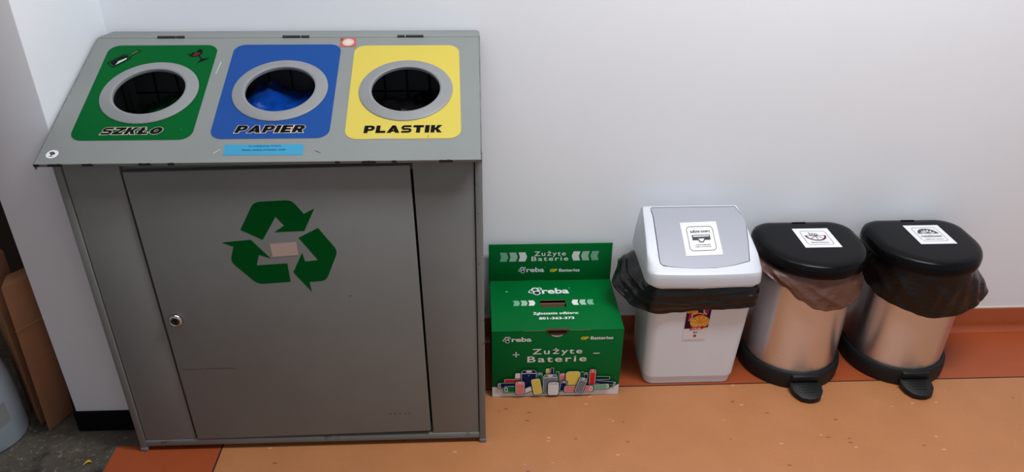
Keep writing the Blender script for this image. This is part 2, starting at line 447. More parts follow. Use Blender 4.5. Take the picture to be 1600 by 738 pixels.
mb = MB(); pr = Print(mb, doorf, .0004); pr.poly([(-.463, .609), (-.404, .613), (-.404, .579), (-.461, .575)], 'paperrem', 0); o = part(mb, 'paper_remnant', door)
SCR = [([(-.719, .2635), (-.700, .2640), (-.672, .2645), (-.672, .2636), (-.700, .2630), (-.719, .2625)], 'chip', 'scratch'),
       ([(-.664, .2655), (-.598, .2652), (-.594, .2645), (-.598, .2638), (-.664, .2646)], 'chip', 'scratch')]
SCR += [([(x, .107), (x+.004, .1085), (x+.008, .107), (x+.004, .1058)], 'grayline', 'smudge') for x in (-.238, -.226, -.214, -.200, -.190)]
SCR += [([(x+r*math.cos(q*.785), z+r*math.sin(q*.785)) for q in range(8)], 'chip', 'paint_chip') for x, z, r in ((-.300, .468, .0016), (-.213, .36, .0011))]
for P, k, nm in SCR:
    mb = MB(); Print(mb, doorf, .0004).poly(P, k); part(mb, nm, door)
lf = frame((-.7055, CY0-.004, .4105), (1, 0, 0), (0, 0, 1))
mb = MB(); mb.lathe([(.0165, 0), (.0165, .004), (.0150, .0075), (.0115, .0095), (.0100, .0085), (.0092, .004), (.0005, .0035)], lf, 'chrome', 32)
mb.lathe([(.0088, .0036), (.0082, .0058), (.0005, .0060)], lf, 'hinge', 24)
mb.box((-.7065, CY0-.0108, .4045), (-.7045, CY0-.0096, .4165), 'black'); part(mb, 'lock', door)

# lid -----------------------------------------------------------------------------------
HOLES = [(-.7265, .2240, 'g'), (-.4410, .2290, 'b'), (-.1615, .2265, 'y')]
RH, RO = .0765, .1050
def ann(mb, fr, cx, cy, r, outline, h, k, n=72):
    """sheet between a circle and a star-shaped outline given by outline(angle) -> (x,y)"""
    an = sorted(set([2*PI*i/n for i in range(n)]+outline[1]))
    ins = [fr(cx+r*math.cos(a), cy+r*math.sin(a), h) for a in an]
    out = [fr(*outline[0](a), h) for a in an]
    mb.grid([ins, out], k, smooth=False)
    return ins, out, an
def rect_outline(cx, cy, x0, x1, y0, y1):
    def f(a):
        c, s_ = math.cos(a), math.sin(a); t = 1e9
        if c > 1e-9: t = min(t, (x1-cx)/c)
        if c < -1e-9: t = min(t, (x0-cx)/c)
        if s_ > 1e-9: t = min(t, (y1-cy)/s_)
        if s_ < -1e-9: t = min(t, (y0-cy)/s_)
        return (cx+c*t, cy+s_*t)
    cor = [math.atan2(y-cy, x-cx) % (2*PI) for x in (x0, x1) for y in (y0, y1)]
    return f, cor
def poly_outline(cx, cy, poly):
    def f(a):
        d = Vector((math.cos(a), math.sin(a))); best = None
        for i in range(len(poly)):
            p = Vector(poly[i])-Vector((cx, cy)); q = Vector(poly[(i+1) % len(poly)])-Vector((cx, cy)); e = q-p
            den = d.x*e.y-d.y*e.x
            if abs(den) < 1e-12: continue
            t = (p.x*e.y-p.y*e.x)/den; s_ = (p.x*d.y-p.y*d.x)/den
            if t > 0 and -1e-6 <= s_ <= 1+1e-6 and (best is None or t < best): best = t
        return (cx+d.x*best, cy+d.y*best)
    return f, [math.atan2(p[1]-cy, p[0]-cx) % (2*PI) for p in poly]
mb = MB(); xs = [LX0, -.5850, -.3000, LX1]
for (hx, hy, _), x0, x1 in zip(HOLES, xs, xs[1:]):
    for h in (0, -.002): ann(mb, lidf, hx, hy, RH+.004, rect_outline(hx, hy, x0, x1, 0, LT), h, 'paint')
def lidbox(mb, x0, x1, t0, t1, h0, h1, k):
    P = [lidf(x, t, h) for h in (h0, h1) for x, t in ((x0, t0), (x1, t0), (x1, t1), (x0, t1))]; mb.hexa(P, k)
lidbox(mb, LX0, LX0+.0015, 0, LT, -.014, 0, 'paint_edge'); lidbox(mb, LX1-.0015, LX1, 0, LT, -.014, 0, 'paint_edge')
lidbox(mb, LX0, LX1, 0, .0015, -.0065, 0, 'paint_edge')
rnd = random.Random(3)
x = LX0+.001
while x < LX1-.04:                                   # chipped paint along the lower lip
    wd = rnd.uniform(.006, .03)
    if rnd.random() < .55:
        n = 6; up = [(x+wd*i/n, -.0001+rnd.uniform(.0004, .0024)*(0 if i in (0, n) else 1)) for i in range(n+1)]
        mb.face([lidf(u, 0.0, .0004) for u in (x, x+wd)][::1]+[lidf(u, max(t, .0001), .0004) for u, t in up[::-1]], 'chip')
        mb.face([lidf(x, -.0004, -.0055), lidf(x+wd, -.0004, -.0055), lidf(x+wd, -.0004, .0003), lidf(x, -.0004, .0003)], 'chip')
    x += wd+rnd.uniform(.005, .05)
lid = mb.build('lid', cab, base, fix=False)
# rings
for hx, hy, c in HOLES:
    mb = MB()
    mb.lathe([(RO, .0002), (RO, .0022), (RO-.003, .0040), (.0865, .0046), (.0835, .0060), (.0795, .0062), (RH+.0005, .0046), (RH, .0030), (RH+.0002, -.0022), (RH+.004, -.0024)], lidf, 'ring', 72, uv=(hx, hy))
    o = part(mb, 'opening_ring', lid)
# coloured labels
def label(hx, hy, x0, x1, y0, y1, k, name, fn, dx=0):
    mb = MB(); out = [(x+dx*(y-y0), y) for x, y in rrect(x0, x1, y0, y1, .027, 7)]
    ann(mb, lidf, hx, hy, RO-.004, poly_outline(hx, hy, out), .0006, k)
    pr = Print(mb, lidf, .0009); fn(pr); return mb.build(name, lid, base, fix=False)
def glass(pr):
    caps(pr, 'SZKŁO', -.7950, -.6650, .0870, .1085, 'black', 'cream', .28)
    # bottle lying aslant
    c = Vector((-.8160, .3475)); ang = math.atan2(.060, .056)
    def T(p, s=1.0): p = Vector(p)*s; return (c.x+p.x*math.cos(ang)-p.y*math.sin(ang), c.y+p.x*math.sin(ang)+p.y*math.cos(ang))
    L = [(-.038, -.010), (-.034, -.0135), (.006, -.0135), (.016, -.006), (.038, -.0050), (.041, -.0035), (.041, .0035), (.038, .0050), (.016, .006), (.006, .0135), (-.034, .0135), (-.038, .010)]
    pr.poly([T(p) for p in L], 'black', 0)
    pr.poly([T((a*.94-.0005, b*.74)) for a, b in L], 'g_film', 1)
    pr.poly([T(p) for p in [(-.032, -.007), (-.030, -.009), (.002, -.009), (.010, -.003), (.010, .003), (.002, .009), (-.030, .009), (-.032, .007)]], 'black', 2)
    pr.poly([T(p) for p in [(-.028, -.0085), (.000, -.0085), (.004, -.004), (-.010, -.002), (-.016, -.001)]], 'sage2', 3)
    pr.poly([T(p) for p in [(.020, -.0026), (.034, -.0022), (.034, .0022), (.020, .0026)]], 'olive', 3)
    # broken wine glass, tipped
    c2 = Vector((-.6500, .3560)); a2_ = math.radians(-128)
    def G(p): p = Vector(p); return (c2.x+p.x*math.cos(a2_)-p.y*math.sin(a2_), c2.y+p.x*math.sin(a2_)+p.y*math.cos(a2_))
    b2 = math.radians(38)
    def G(p): p = Vector(p); return (c2.x+p.x*math.cos(b2)-p.y*math.sin(b2), c2.y+p.x*math.sin(b2)+p.y*math.cos(b2))
    pr.poly([G(p) for p in [(-.017, .022), (-.012, .014), (-.004, .019), (.000, .012), (.006, .018), (.015, .021), (.016, .010), (.011, .001), (.0015, -.003), (-.0015, -.003), (-.012, .001), (-.017, .010)]], 'black', 0)
    pr.poly([G(p) for p in [(-.0014, -.002), (.0014, -.002), (.0018, -.019), (-.0018, -.019)]], 'black', 0)
    pr.poly([G(p) for p in [(-.002, -.017), (.002, -.017), (.017, -.026), (-.016, -.026)]], 'black', 1)
    pr.poly([G(p) for p in [(-.012, .008), (-.002, .012), (.006, .010), (.009, .004), (-.002, .000), (-.010, .003)]], 'maroon', 1)
    pr.disc(-.6290, .1010, .0009, .0009, 'sage', 0, 8)
def paper(pr): caps(pr, 'PAPIER', -.5165, -.3675, .0880, .1110, 'black', 'cream', .22)
def plast(pr):
    caps(pr, 'PLASTIK', -.2445, -.0770, .0840, .1070, 'black', None, .06)
    pr.poly([(-.2265, .0660), (-.2000, .0702), (-.1700, .0690), (-.1850, .0672)], 'paperrem', 0)
    pr.poly([(-.1085, .068), (-.1065, .076), (-.1055, .076), (-.1072, .068)], 'grayline', 0)
label(HOLES[0][0], HOLES[0][1], -.8540, -.6020, .0695, .3960, 'g_film', 'green_glass_label', glass, -.025)
label(HOLES[1][0], HOLES[1][1], -.5660, -.3160, .0705, .3965, 'b_film', 'blue_paper_label', paper, -.02)
label(HOLES[2][0], HOLES[2][1], -.2835, -.0365, .0655, .3910, 'y_film', 'yellow_plastic_label', plast, -.022)
mb = MB(); pr = Print(mb, lidf, .0004); pr.poly([(-.5265, .0215), (-.3635, .0205), (-.3655, .0520), (-.5285, .0535)], 'cyan')
pr.text('TU WRZUCAJ TYLKO:', -.4800, -.4110, .0440, .0495, 'navyink', 1, bold=.01)
pr.text('Gazety, zeszyty, prospekty, ulotki', -.4910, -.4010, .0325, .0395, 'navyink', 1, bold=.01); part(mb, 'blue_notice', lid)
mb = MB(); pr = Print(mb, lidf, .0007); pr.poly([(-.3265, .3870), (-.2875, .3868), (-.2900, .4210), (-.3280, .4215)], 'pinkred')
pr.ring(-.3075, .4040, .0135, .0105, 'cream', 1, 24); pr.disc(-.3075, .4040, .0098, .0098, 'cream', 1, 24); pr.rect(-.3265, -.321, .410, .421, 'olive', 1); part(mb, 'red_sticker', lid)
mb = MB(); pr = Print(mb, lidf, .0004); pr.disc(-.8720, .0300, .0122, .0122, 'sticker', 0, 28)
pr.disc(-.8735, .0335, .0052, .0038, 'grayline', 1, 14); pr.disc(-.8705, .0310, .0042, .0034, 'grayline', 2, 12); pr.rect(-.8740, -.8715, .0240, .0310, 'grayline', 3); pr.rect(-.8770, -.8685, .0228, .0240, 'grayline', 1); part(mb, 'round_white_sticker', lid)
for P, k in (([(-.5480, .0270), (-.5360, .0400), (-.5350, .0390), (-.5465, .0262)], 'cream'), ([(-.340, .034), (-.327, .026), (-.328, .025), (-.341, .033)], 'grayline'), ([(-.5935, .335), (-.5915, .33), (-.5950, .285), (-.5965, .29)], 'sage2')):
    mb = MB(); Print(mb, lidf, .0004).poly(P, k); part(mb, 'scratch', lid)
for x0, x1 in ((-.7600, -.6980), (-.4655, -.4030), (-.1920, -.1295)):
    mb = MB(); y, z = 1.8500, .9655
    xm = x0+(x1-x0)*.68 if x0 > -.5 and x0 < -.4 or x0 < -.7 else x0+(x1-x0)*.30
    fx = frame((0, y, z), (0, 1, 0), (0, 0, 1))
    for a, b_ in ((x0, xm-.0015), (xm+.0015, x1)):
        rows = [[(xx, y+.0035*math.cos(2*PI*j/12), z+.0035*math.sin(2*PI*j/12)) for j in range(12)] for xx in (a, b_)]
        mb.grid(rows, 'hinge', cap0=True, cap1=True)
    part(mb, 'hinge', lid)

# ---- wire baskets and bags inside the cabinet ------------------------------------------
def sack(name, label_, k, cx, cy, rx, ry, ztop, zbot, seed, low):
    rows = []; n = 56
    for i in range(26):
        t = i/25
        if t < .55: r = 1-.04*math.sin(t/.55*PI); z = zbot+(ztop-.05-zbot)*t/.55; f = r
        else:
            a = (t-.55)/.45*PI/2; f = math.cos(a)**.8 if a < PI/2-1e-6 else 0.003; z = ztop-.05+.05*math.sin(a)
        row = []
        for j in range(n):
            th = 2*PI*j/n; c, s_ = math.cos(th), math.sin(th)
            sq = (abs(c)**4+abs(s_)**4)**-.25
            p = Vector((cx+rx*f*c*sq*.95, cy+ry*f*s_*sq*.95, z))
            d = noise.noise(p*9+Vector((seed, 0, 0)))*.022+abs(noise.noise(p*24+Vector((seed, 3, 0))))*.016
            p.z += d*(1.6 if t > .4 else 0)+low*(p.y-cy)*(t > .55)
            p += Vector((c, s_, 0))*(d*.35 if t > .05 else 0)
            row.append(p)
        rows.append(row)
    mb = MB(); mb.grid(rows, k, cap0=True, cap1=True)
    o = mb.build(name, None, (cx, cy, zbot)); return tag(o, label_, 'bag')
def basket(x0, x1, label_):
    y0, y1, z0, z1 = 1.520, 1.893, .034, .80
    root = thing('wire_basket', label_, 'basket', ((x0+x1)/2, (y0+y1)/2, .032), 'wire baskets inside the cabinet')
    b = root.location
    mb = MB()
    def wire(p, q): mb.tube([p, q], .0022, 'wire', 6)
    nx, ny = 5, 6
    for i in range(nx+1):
        x = x0+(x1-x0)*i/nx
        wire((x, y1, z0), (x, y1, z1+.12)); wire((x, y0, z0), (x, y0, z1-.06)); wire((x, y0, z0), (x, y1, z0))
    for i in range(ny+1):
        y = y0+(y1-y0)*i/ny; zz = z1-.06+.18*i/ny
        for x in (x0, x1): wire((x, y, z0), (x, y, min(zz, under(y)-.03)))
    for i in range(15):
        z = z0+.06*i
        wire((x0, y1, z), (x1, y1, z))
        if z < z1-.05:
            wire((x0, y0, z), (x1, y0, z))
            for x in (x0, x1): wire((x, y0, z), (x, y1, z))
    o = mb.build('wire_mesh', root, b)
    return root
basket(-.864, -.592, 'dark wire basket behind the green SZKŁO opening')
basket(-.580, -.304, 'dark wire basket behind the blue PAPIER opening')
basket(-.292, -.012, 'dark wire basket behind the yellow PLASTIK opening')
sack('rubbish_bag', 'green plastic rubbish bag showing inside the SZKŁO opening', 'bag_green', -.728, 1.70, .115, .165, .806, .037, 3, .10)
sack('rubbish_bag', 'blue plastic rubbish bag showing inside the PAPIER opening', 'bag_blue', -.442, 1.70, .115, .165, .850, .037, 9, .08)
sack('rubbish_bag', 'black plastic rubbish bag deep inside the PLASTIK opening', 'bag_black', -.152, 1.70, .115, .165, .826, .037, 14, .05)

# ================================================================== BATTERY CARTON
BX0, BX1, BY0, BY1, BZ = .027, .384, 1.648, 1.899, .2245
bb = Vector(((BX0+BX1)/2, (BY0+BY1)/2, 0))
carton = thing('battery_carton', 'green cardboard used-battery collection box with a raised back panel', 'box', bb)
ff = frame((0, BY0, 0), (1, 0, 0), (0, 0, 1))
def chevrons(pr, x0, y, w, h, cols, flip=False, gap=.26):
    n = 3; step = w/n; cw = step*(1-gap*.35)
    for i, k in enumerate(cols):
        a = x0+i*step; q = h*.16
        if not flip: P = [(a, y-h/2), (a+cw-q, y-h/2), (a+cw, y), (a+cw-q, y+h/2), (a, y+h/2), (a+q*.8, y)]
        else: P = [(a+q, y-h/2), (a+cw, y-h/2), (a+cw-q*.8, y), (a+cw, y+h/2), (a+q, y+h/2), (a, y)]
        pr.poly(P, k, 0)
def reba(pr, x0, x1, y0, y1):
    """little orbit mark, then the word"""
    w_ = x1-x0; h = y1-y0
    cx, cy = x0+w_*.135, (y0+y1)/2+h*.12
    pr.ring(cx, cy+h*.10, h*.34, h*.20, 'white', 0, 20)
    pr.ring(cx, cy, h*.66, h*.54, 'white', 1, 28, sy=.45, rot=.5)
    pr.disc(cx+h*.12, cy-h*.42, h*.24, h*.26, 'navy', 2, 16); pr.ring(cx+h*.12, cy-h*.42, h*.32, h*.22, 'white', 3, 18)
    pr.disc(cx, cy+h*.10, h*.18, h*.18, 'batgreen', 2, 16)
    pr.text('reba', x0+w_*.30, x1-w_*.03, y0+h*.08, y0+h*.92, 'white', 0, bold=.028, fit_h='b')
    pr.disc(x1-w_*.005, y0+h*.92, h*.05, h*.05, 'sage2', 0, 8)
def gp(pr, x0, x1, y0, y1):
    w_ = x1-x0; pr.text('GP', x0, x0+w_*.245, y0, y1, 'yel', 0, bold=.045, shear=.12)
    pr.text('Batteries', x0+w_*.30, x1, y0, y0+(y1-y0)*1.0, 'white', 0, bold=.03, fit_h='B')
def zuzyte(pr, cx, w1, y1, h1, w2, y2, h2, bold=.014):
    pr.text('Zużyte', cx-w1/2, cx+w1/2, y1, y1+h1, 'white', 0, bold=bold, space=1.24, fit_h='Z')
    pr.text('Baterie', cx-w2/2, cx+w2/2, y2, y2+h2, 'white', 0, bold=bold, space=1.24, fit_h='B')
mb = MB(); t = .003
mb.box((BX0, BY0, 0), (BX1, BY0+t, BZ), 'box', .0008); mb.box((BX0, BY1-t, 0), (BX1, BY1, BZ), 'box')
mb.box((BX0, BY0+t, 0), (BX0+t, BY1-t, BZ), 'box'); mb.box((BX1-t, BY0+t, 0), (BX1, BY1-t, BZ), 'box')
mb.box((BX0+t, BY0+t, .001), (BX1-t, BY1-t, .004), 'boxin')
pr = Print(mb, ff, .0003)
pr.poly([(BX0+.0005, .001), (BX1-.0005, .001), (BX1-.0005, .0375), (.362, .026), (.340, .022), (.08, .019), (.052, .034), (BX0+.0005, .0365)], 'white', -1)
reba(pr, .056, .137, .1905, .2085); gp(pr, .268, .356, .1950, .2050)
zuzyte(pr, .2055, .137, .1485, .0180, .163, .1210, .0205)
pr.rect(.0840, .1020, .1470, .1500, 'white'); pr.rect(.0915, .0945, .1395, .1575, 'white'); pr.rect(.3045, .3225, .1465, .1492, 'white')
def bat(i, x0, x1, y0, y1, k, rot=0, kind='v', end=None):
    """a printed battery: dark rim, white rim, body colour, band and pole"""
    cx, cy, hw, hh = (x0+x1)/2, (y0+y1)/2, (x1-x0)/2, (y1-y0)/2
    c, s_ = math.cos(rot), math.sin(rot); L = 1+i*.0
    def R(P): return [(cx+p[0]*c-p[1]*s_, cy+p[0]*s_+p[1]*c) for p in P]
    r = min(hw, hh)*.45; lay = i*5
    pr.poly(R(rrect(-hw-.0022, hw+.0022, -hh-.0022, hh+.0022, r+.0016, 3)), 'dkgreen', lay*.3)
    pr.poly(R(rrect(-hw, hw, -hh, hh, r, 3)), 'white', lay*.3+.5)
    e = .0011
    pr.poly(R(rrect(-hw+e, hw-e, -hh+e, hh-e, max(r-e, .0005), 3)), k, lay*.3+.8)
    if kind == 'v':
        pr.poly(R(rrect(-hw+e, hw-e, hh*.62, hh*.68, .0002, 1)), 'white', lay*.3+1.1)
        pr.poly(R([(hw*.42*math.cos(q), hh*.84+min(hw*.18, hh*.1)*math.sin(q)) for q in [2*PI*j/12 for j in range(12)]]), 'white', lay*.3+1.1)
    elif kind == 'h':
        sg = -1 if end == 'l' else 1
        X = sg*(hw-hh*.55)
        P = [(X+hh*.38*math.cos(q), hh*.78*math.sin(q)) for q in [2*PI*j/14 for j in range(14)]]
        pr.poly(R(P), 'white', lay*.3+1.1); pr.poly(R([(X+(p[0]-X)*.6, p[1]*.66) for p in P]), k, lay*.3+1.3)
    elif kind == '9':
        pr.poly(R([(-hw*.8, hh*.72), (hw*.8, hh*.72), (hw*.8, hh*.66), (-hw*.8, hh*.66)]), 'greyink', lay*.3+1.1)
        for q in (-.45, .4): pr.poly(R([(hw*q-.0012, hh*.78), (hw*q+.0012, hh*.78), (hw*q+.0012, hh*.88), (hw*q-.0012, hh*.88)]), 'greyink', lay*.3+1.1)
B_ = [(.176, .187, .060, .098, 'batyel', 0, 'n'), (.189, .198, .060, .101, 'navy', 0, 'n'), (.152, .167, .045, .085, 'batgreen', 0, 'v'), (.204, .214, .045, .088, 'batgreen', 0, 'n'),
      (.216, .232, .040, .081, 'salmon', 0, 'v'), (.273, .282, .045, .086, 'batgreen', 0, 'n'), (.283, .294, .045, .083, 'navy', 0, 'v'), (.314, .356, .0565, .0685, 'dkgreen', -.04, 'n'),
      (.091, .107, .050, .086, 'white', 0, 'v'), (.061, .110, .053, .066, 'redink', 0, 'n'), (.314, .373, .040, .052, 'navy', -.15, 'h', 'r'), (.298, .315, .040, .0945, 'redink', 0, 'v'),
      (.108, .150, .030, .0975, 'navy', 0, 'v'), (.232, .272, .030, .090, 'batyel', 0, 'n'), (.043, .096, .036, .054, 'navy', 0, 'h', 'l'), (.302, .355, .0245, .042, 'sage', .05, 'h', 'r'),
      (.169, .208, .014, .082, 'greyink', 0, 'v'), (.060, .100, .020, .043, 'batgreen', .03, 'h', 'l'), (.113, .140, .021, .036, 'white', .5, 'n'), (.205, .232, .022, .044, 'redink', 0, 'n'),
      (.217, .234, .022, .058, 'navy', -.16, 'v'), (.229, .310, .0175, .040, 'salmon', 0, 'h', 'r'), (.092, .117, .014, .060, 'salmon', 0, 'v'),
      (.139, .164, .012, .069, 'batyel', .17, 'n'), (.183, .213, .009, .056, 'white', 0, '9'), (.264, .287, .016, .070, 'greyink', -.25, 'v')]
for i, q in enumerate(B_): bat(i, *q)
for bx, by in ((.099, .040), (.072, .030), (.128, .085), (.295, .029), (.365, .045)):
    pr.rect(bx-.0018, bx+.0018, by-.0004, by+.0004, 'white', 60); pr.rect(bx-.0004, bx+.0004, by-.0018, by+.0018, 'white', 60)
body = mb.build('carton_body', carton, bb, fix=False)
# top panel with a real slot, folded tab at the front
tf = frame((0, 0, BZ), (1, 0, 0), (0, 1, 0))
mb = MB(); sx0, sx1, sy0, sy1 = .1665, .2395, 1.7575, 1.7935
for h, k in ((.003, 'box'), (0, 'boxin')):
    for x0, x1, y0, y1 in ((BX0, BX1, BY0, sy0), (BX0, BX1, sy1, BY1), (BX0, sx0, sy0, sy1), (sx1, BX1, sy0, sy1)):
        mb.face([tf(x0, y0, h), tf(x1, y0, h), tf(x1, y1, h), tf(x0, y1, h)], k)
for a, b_ in (((sx0, sy0), (sx1, sy0)), ((sx1, sy0), (sx1, sy1)), ((sx1, sy1), (sx0, sy1)), ((sx0, sy1), (sx0, sy0))):
    mb.face([tf(*a, 0), tf(*b_, 0), tf(*b_, .003), tf(*a, .003)], 'kraft')
for a, b_ in (((BX0, BY0), (BX1, BY0)), ((BX1, BY0), (BX1, BY1)), ((BX1, BY1), (BX0, BY1)), ((BX0, BY1), (BX0, BY0))):
    mb.face([tf(*a, 0), tf(*b_, 0), tf(*b_, .003), tf(*a, .003)], 'box')
pr = Print(mb, tf, .0033)
reba(pr, .141, .258, 1.8220, 1.8560)
chevrons(pr, .0900, 1.7790, .0650, .026, ('sage', 'sage2', 'white')); chevrons(pr, .2560, 1.7790, .0650, .026, ('white', 'sage2', 'sage'), True)
pr.text('Zgłoszenie odbioru:', .143, .269, 1.7220, 1.7340, 'white', 0, bold=.035, space=1.1, fit_h='Z'); pr.text('801-363-373', .158, .255, 1.6985, 1.7100, 'white', 0, bold=.035, space=1.05)
pr.disc(.0740, 1.8390, .0026, .0020, 'white', 0, 8)
mb.build('top_panel', carton, bb, fix=False)
mb = MB(); mb.box((sx0+.002, sy0+.004, BZ-.008), (sx1-.002, sy0+.016, BZ-.0062), 'boxin'); mb.box((sx0+.001, sy1-.012, BZ-.014), (sx1-.001, sy1-.010, BZ-.001), 'kraft'); mb.build('slot_flap', carton, bb)
mb = MB(); pr = Print(mb, ff, .0004); tz = BZ+.003
pr.rect(.112, .171, tz-.0012, tz+.0004, 'kraft'); pr.rect(.236, .294, tz-.0012, tz+.0004, 'kraft')
pr.poly([(.1705, tz+.0005), (.1760, tz-.0115), (.2310, tz-.0115), (.2365, tz+.0005)], 'boxin', 1)
pr.poly([(.1760, tz+.0001), (.1800, tz-.0085), (.2270, tz-.0085), (.2310, tz+.0001)], 'cavity', 2)
pr.poly([(.1870, tz-.0115)]+[(.2030-.016*math.cos(PI*j/14), tz-.0115-.0085*math.sin(PI*j/14)) for j in range(15)]+[(.2190, tz-.0115)], 'boxin', 1)
pr.poly([(.2030-.0155*math.cos(PI*j/14), tz-.0125-.0085*math.sin(PI*j/14)) for j in range(15)]+[(.2030+.0155*math.cos(PI*j/14), tz-.0120-.0045*math.sin(PI*j/14)) for j in range(15)], 'cream', 2)
tfv = frame((0, 0, tz), (1, 0, 0), (0, 1, 0)); pr = Print(mb, tfv, .0006)
pr.poly([(.1705, BY0-.0003), (.2365, BY0-.0003), (.2310, BY0+.009), (.1760, BY0+.009)], 'boxin', 1)
mb.build('locking_tab', carton, bb, fix=False)
mb = MB(); mb.box((BX0-.003, BY1-.001, BZ-.01), (BX1, BY1+.003, .3505), 'box', .0008)
fb = frame((0, BY1-.001, 0), (1, 0, 0), (0, 0, 1)); pr = Print(mb, fb, .0003)
zuzyte(pr, .2025, .092, .3115, .0150, .108, .2945, .0150)
reba(pr, .111, .189, .2550, .2735); gp(pr, .204, .292, .2560, .2665)
chevrons(pr, .0560, .3090, .0820, .031, ('sage', 'sage2', 'white')); chevrons(pr, .2660, .3095, .0820, .031, ('white', 'sage2', 'sage'), True)
pr.rect(BX0, .135, .2272, .2292, 'cavity'); pr.rect(.195, BX1, .2272, .2290, 'cavity')
mb.build('back_panel', carton, bb, fix=False)

# ================================================================== SWING BIN
sb = Vector((.592, 1.775, 0))
swing = thing('swing_bin', 'white plastic swing-lid bin with a toner cartridge sticker, beside the battery box', 'bin', sb)
def ring_rr(x0, x1, y0, y1, r, z, n=8): return [(x, y, z) for x, y in rrect(x0, x1, y0, y1, r, n)]
mb = MB()
def sw(t, d=0): # body section at height fraction
    return (.4655-.0135*t+d, .7190+.0155*t-d, 1.6870-.0240*t+d, 1.8650+.0100*t-d)
rows = []
for z, d, r in ((0.0, .004, .024), (.003, .0012, .026), (.027, 0, .026), (.0285, -.0008, .026), (.030, -.0022, .027), (.12, -.0022, .028), (.24, -.0022, .030), (.345, -.0022, .031), (.350, -.005, .031), (.358, -.005, .031)):
    rows.append(ring_rr(*sw(z/.35, d), r, z))
for z, d in ((.358, -.002), (.20, .003), (.01, .006)): rows.append(ring_rr(*sw(z/.35, d), .026, z))
mb.grid(rows, 'wplastic', cap0=True, cap1=True); o = mb.build('bin_body', swing, sb); bin_body = o
# front label with fruit
vdir = Vector((0, -.0240, .35)).normalized()
fl = frame((.5870, 1.6870+.0022*0-.0240*.166/.35+.0020*0-.0, .166), (1, 0, 0), vdir)
mb = MB(); pr = Print(mb, fl, .0031)
W2 = .0335; HL = .132
pr.poly([(-W2, 0), (W2*.93, 0), (W2, HL), (-W2*1.05, HL)], 'sticker', -1)
pr.poly([(-W2+.0005, .042), (W2*.96, .046), (W2, HL), (-W2, HL)], 'plum', 0)
cx, cy = .0065, .066
pr.disc(cx, cy, .0265, .0225, 'orange', 1); pr.ring(cx, cy, .0265, .0245, 'orange2', 2, sy=.85)
for j in range(9):
    a = 40*j*PI/180
    pr.poly([(cx+.004*math.cos(a), cy+.0034*math.sin(a)), (cx+.0235*math.cos(a-.25), cy+.0195*math.sin(a-.25)), (cx+.0235*math.cos(a+.25), cy+.0195*math.sin(a+.25))], 'orange2', 3)
pr.disc(-.030, .086, .0155, .018, 'cream', 1, 20, -70, 70); pr.disc(-.031, .086, .0125, .0150, 'pome', 2, 20, -70, 70)
pr.disc(.000, .088, .0160, .010, 'cream', .5, 20, 10, 170); pr.disc(.000, .087, .0140, .008, 'curvred', .8, 20, 10, 170)
pr.disc(-.018, .104, .0160, .010, 'orange2', 1, 18, 180, 360); pr.disc(-.018, .106, .013, .008, 'orange', 2, 18, 180, 360)
pr.disc(.025, .104, .0140, .015, 'cream', 1, 20, 100, 260); pr.disc(.026, .106, .0110, .012, 'pome', 2, 20, 90, 270)
pr.poly([(-.018, .0385), (.016, .0415), (.030, .0500), (.018, .0510), (-.016, .0475)], 'curvred', 4)
pr.text('CURVER', -.0130, .0130, .0410, .0462, 'white', 5, bold=.02)
pr.text('BIN', -.0060, .0060, .0265, .0310, 'black', 1, bold=.03); pr.disc(0, .0165, .0044, .0044, 'curvred', 1, 18)
pr.rect(-.028, .026, .0020, .0027, 'greyink', 1)
mb.build('fruit_label', bin_body, sb, fix=False)
# lid: profile swept across, leaning in at the sides
Zr, Yr = .4965, 1.838
prof = [(1.6600, .3560), (1.6580, .3565), (1.6575, .3600), (1.6590, .3790), (1.6600, .3860), (1.6620, .3910), (1.6690, .3955)]
for i in range(1, 12):
    t = i/12; prof.append((1.6690+(Yr-1.669)*t, .3940+(Zr-.394)*t+.0035*math.sin(PI*t)))
prof += [(Yr, Zr), (Yr+.009, Zr-.001), (Yr+.018, Zr-.008), (Yr+.030, .455), (Yr+.038, .41), (Yr+.041, .37), (Yr+.040, .3600), (Yr+.036, .3585)]
cyp = 1.765; czp = .41
def lid_x(z):
    q = max(0, (z-.375)/.122)
    return .4360+.0095*q, .7460-.0370*q**1.5
rows = []
secs = [(0.0, .0000, .020), (.0, .0015, .013), (.003, .0, .0075), (.009, .0, .0030), (.018, .0, 0), (.03, 0, 0)]
ss = [(.0, .0065), (.0012, .0026), (.0040, .0006), (.0090, 0), (.016, 0), (.024, 0), (.034, 0)]
S_ = [(a, i_) for a, i_ in ss]+[(.06+.19*j/8, 0) for j in range(9)]
n_mid = 9
cols = []
for a, ins in ss: cols.append(('L', a, ins))
for j in range(1, n_mid): cols.append(('M', j/n_mid, 0))
for a, ins in reversed(ss): cols.append(('R', a, ins))
def lid_pt(y, z, col):
    kind, a, ins = col
    d = Vector((y-cyp, z-czp)); L = d.length
    front = 1.0 if y < 1.70 else .45
    k = max(0, 1-ins*front*1.3/L)
    yy = cyp+d.x*k; zz = czp+d.y*k if z > .365 else z
    xl, xr = lid_x(z)
    x = xl+a if kind == 'L' else xr-a if kind == 'R' else (xl+.034)+(xr-xl-.068)*a
    s01 = (x-xl)/(xr-xl)
    if y < 1.70: yy -= .0075*(1-(2*s01-1)**2)
    rc = .028; e_ = min(a if kind != 'M' else 1, rc)         # round the two front corners in plan
    if y < 1.70: yy += (rc-math.sqrt(max(0, rc*rc-(rc-e_)**2)))*min(1, (1.70-y)/.031)
    return (x, yy, zz)
mb = MB()
rows = [[lid_pt(y, z, c) for c in cols] for y, z in prof]
R = mb.grid(rows, 'lidwhite', closed=False)
for side in (0, -1):
    mb.face([r[side] for r in R], 'lidwhite', False)
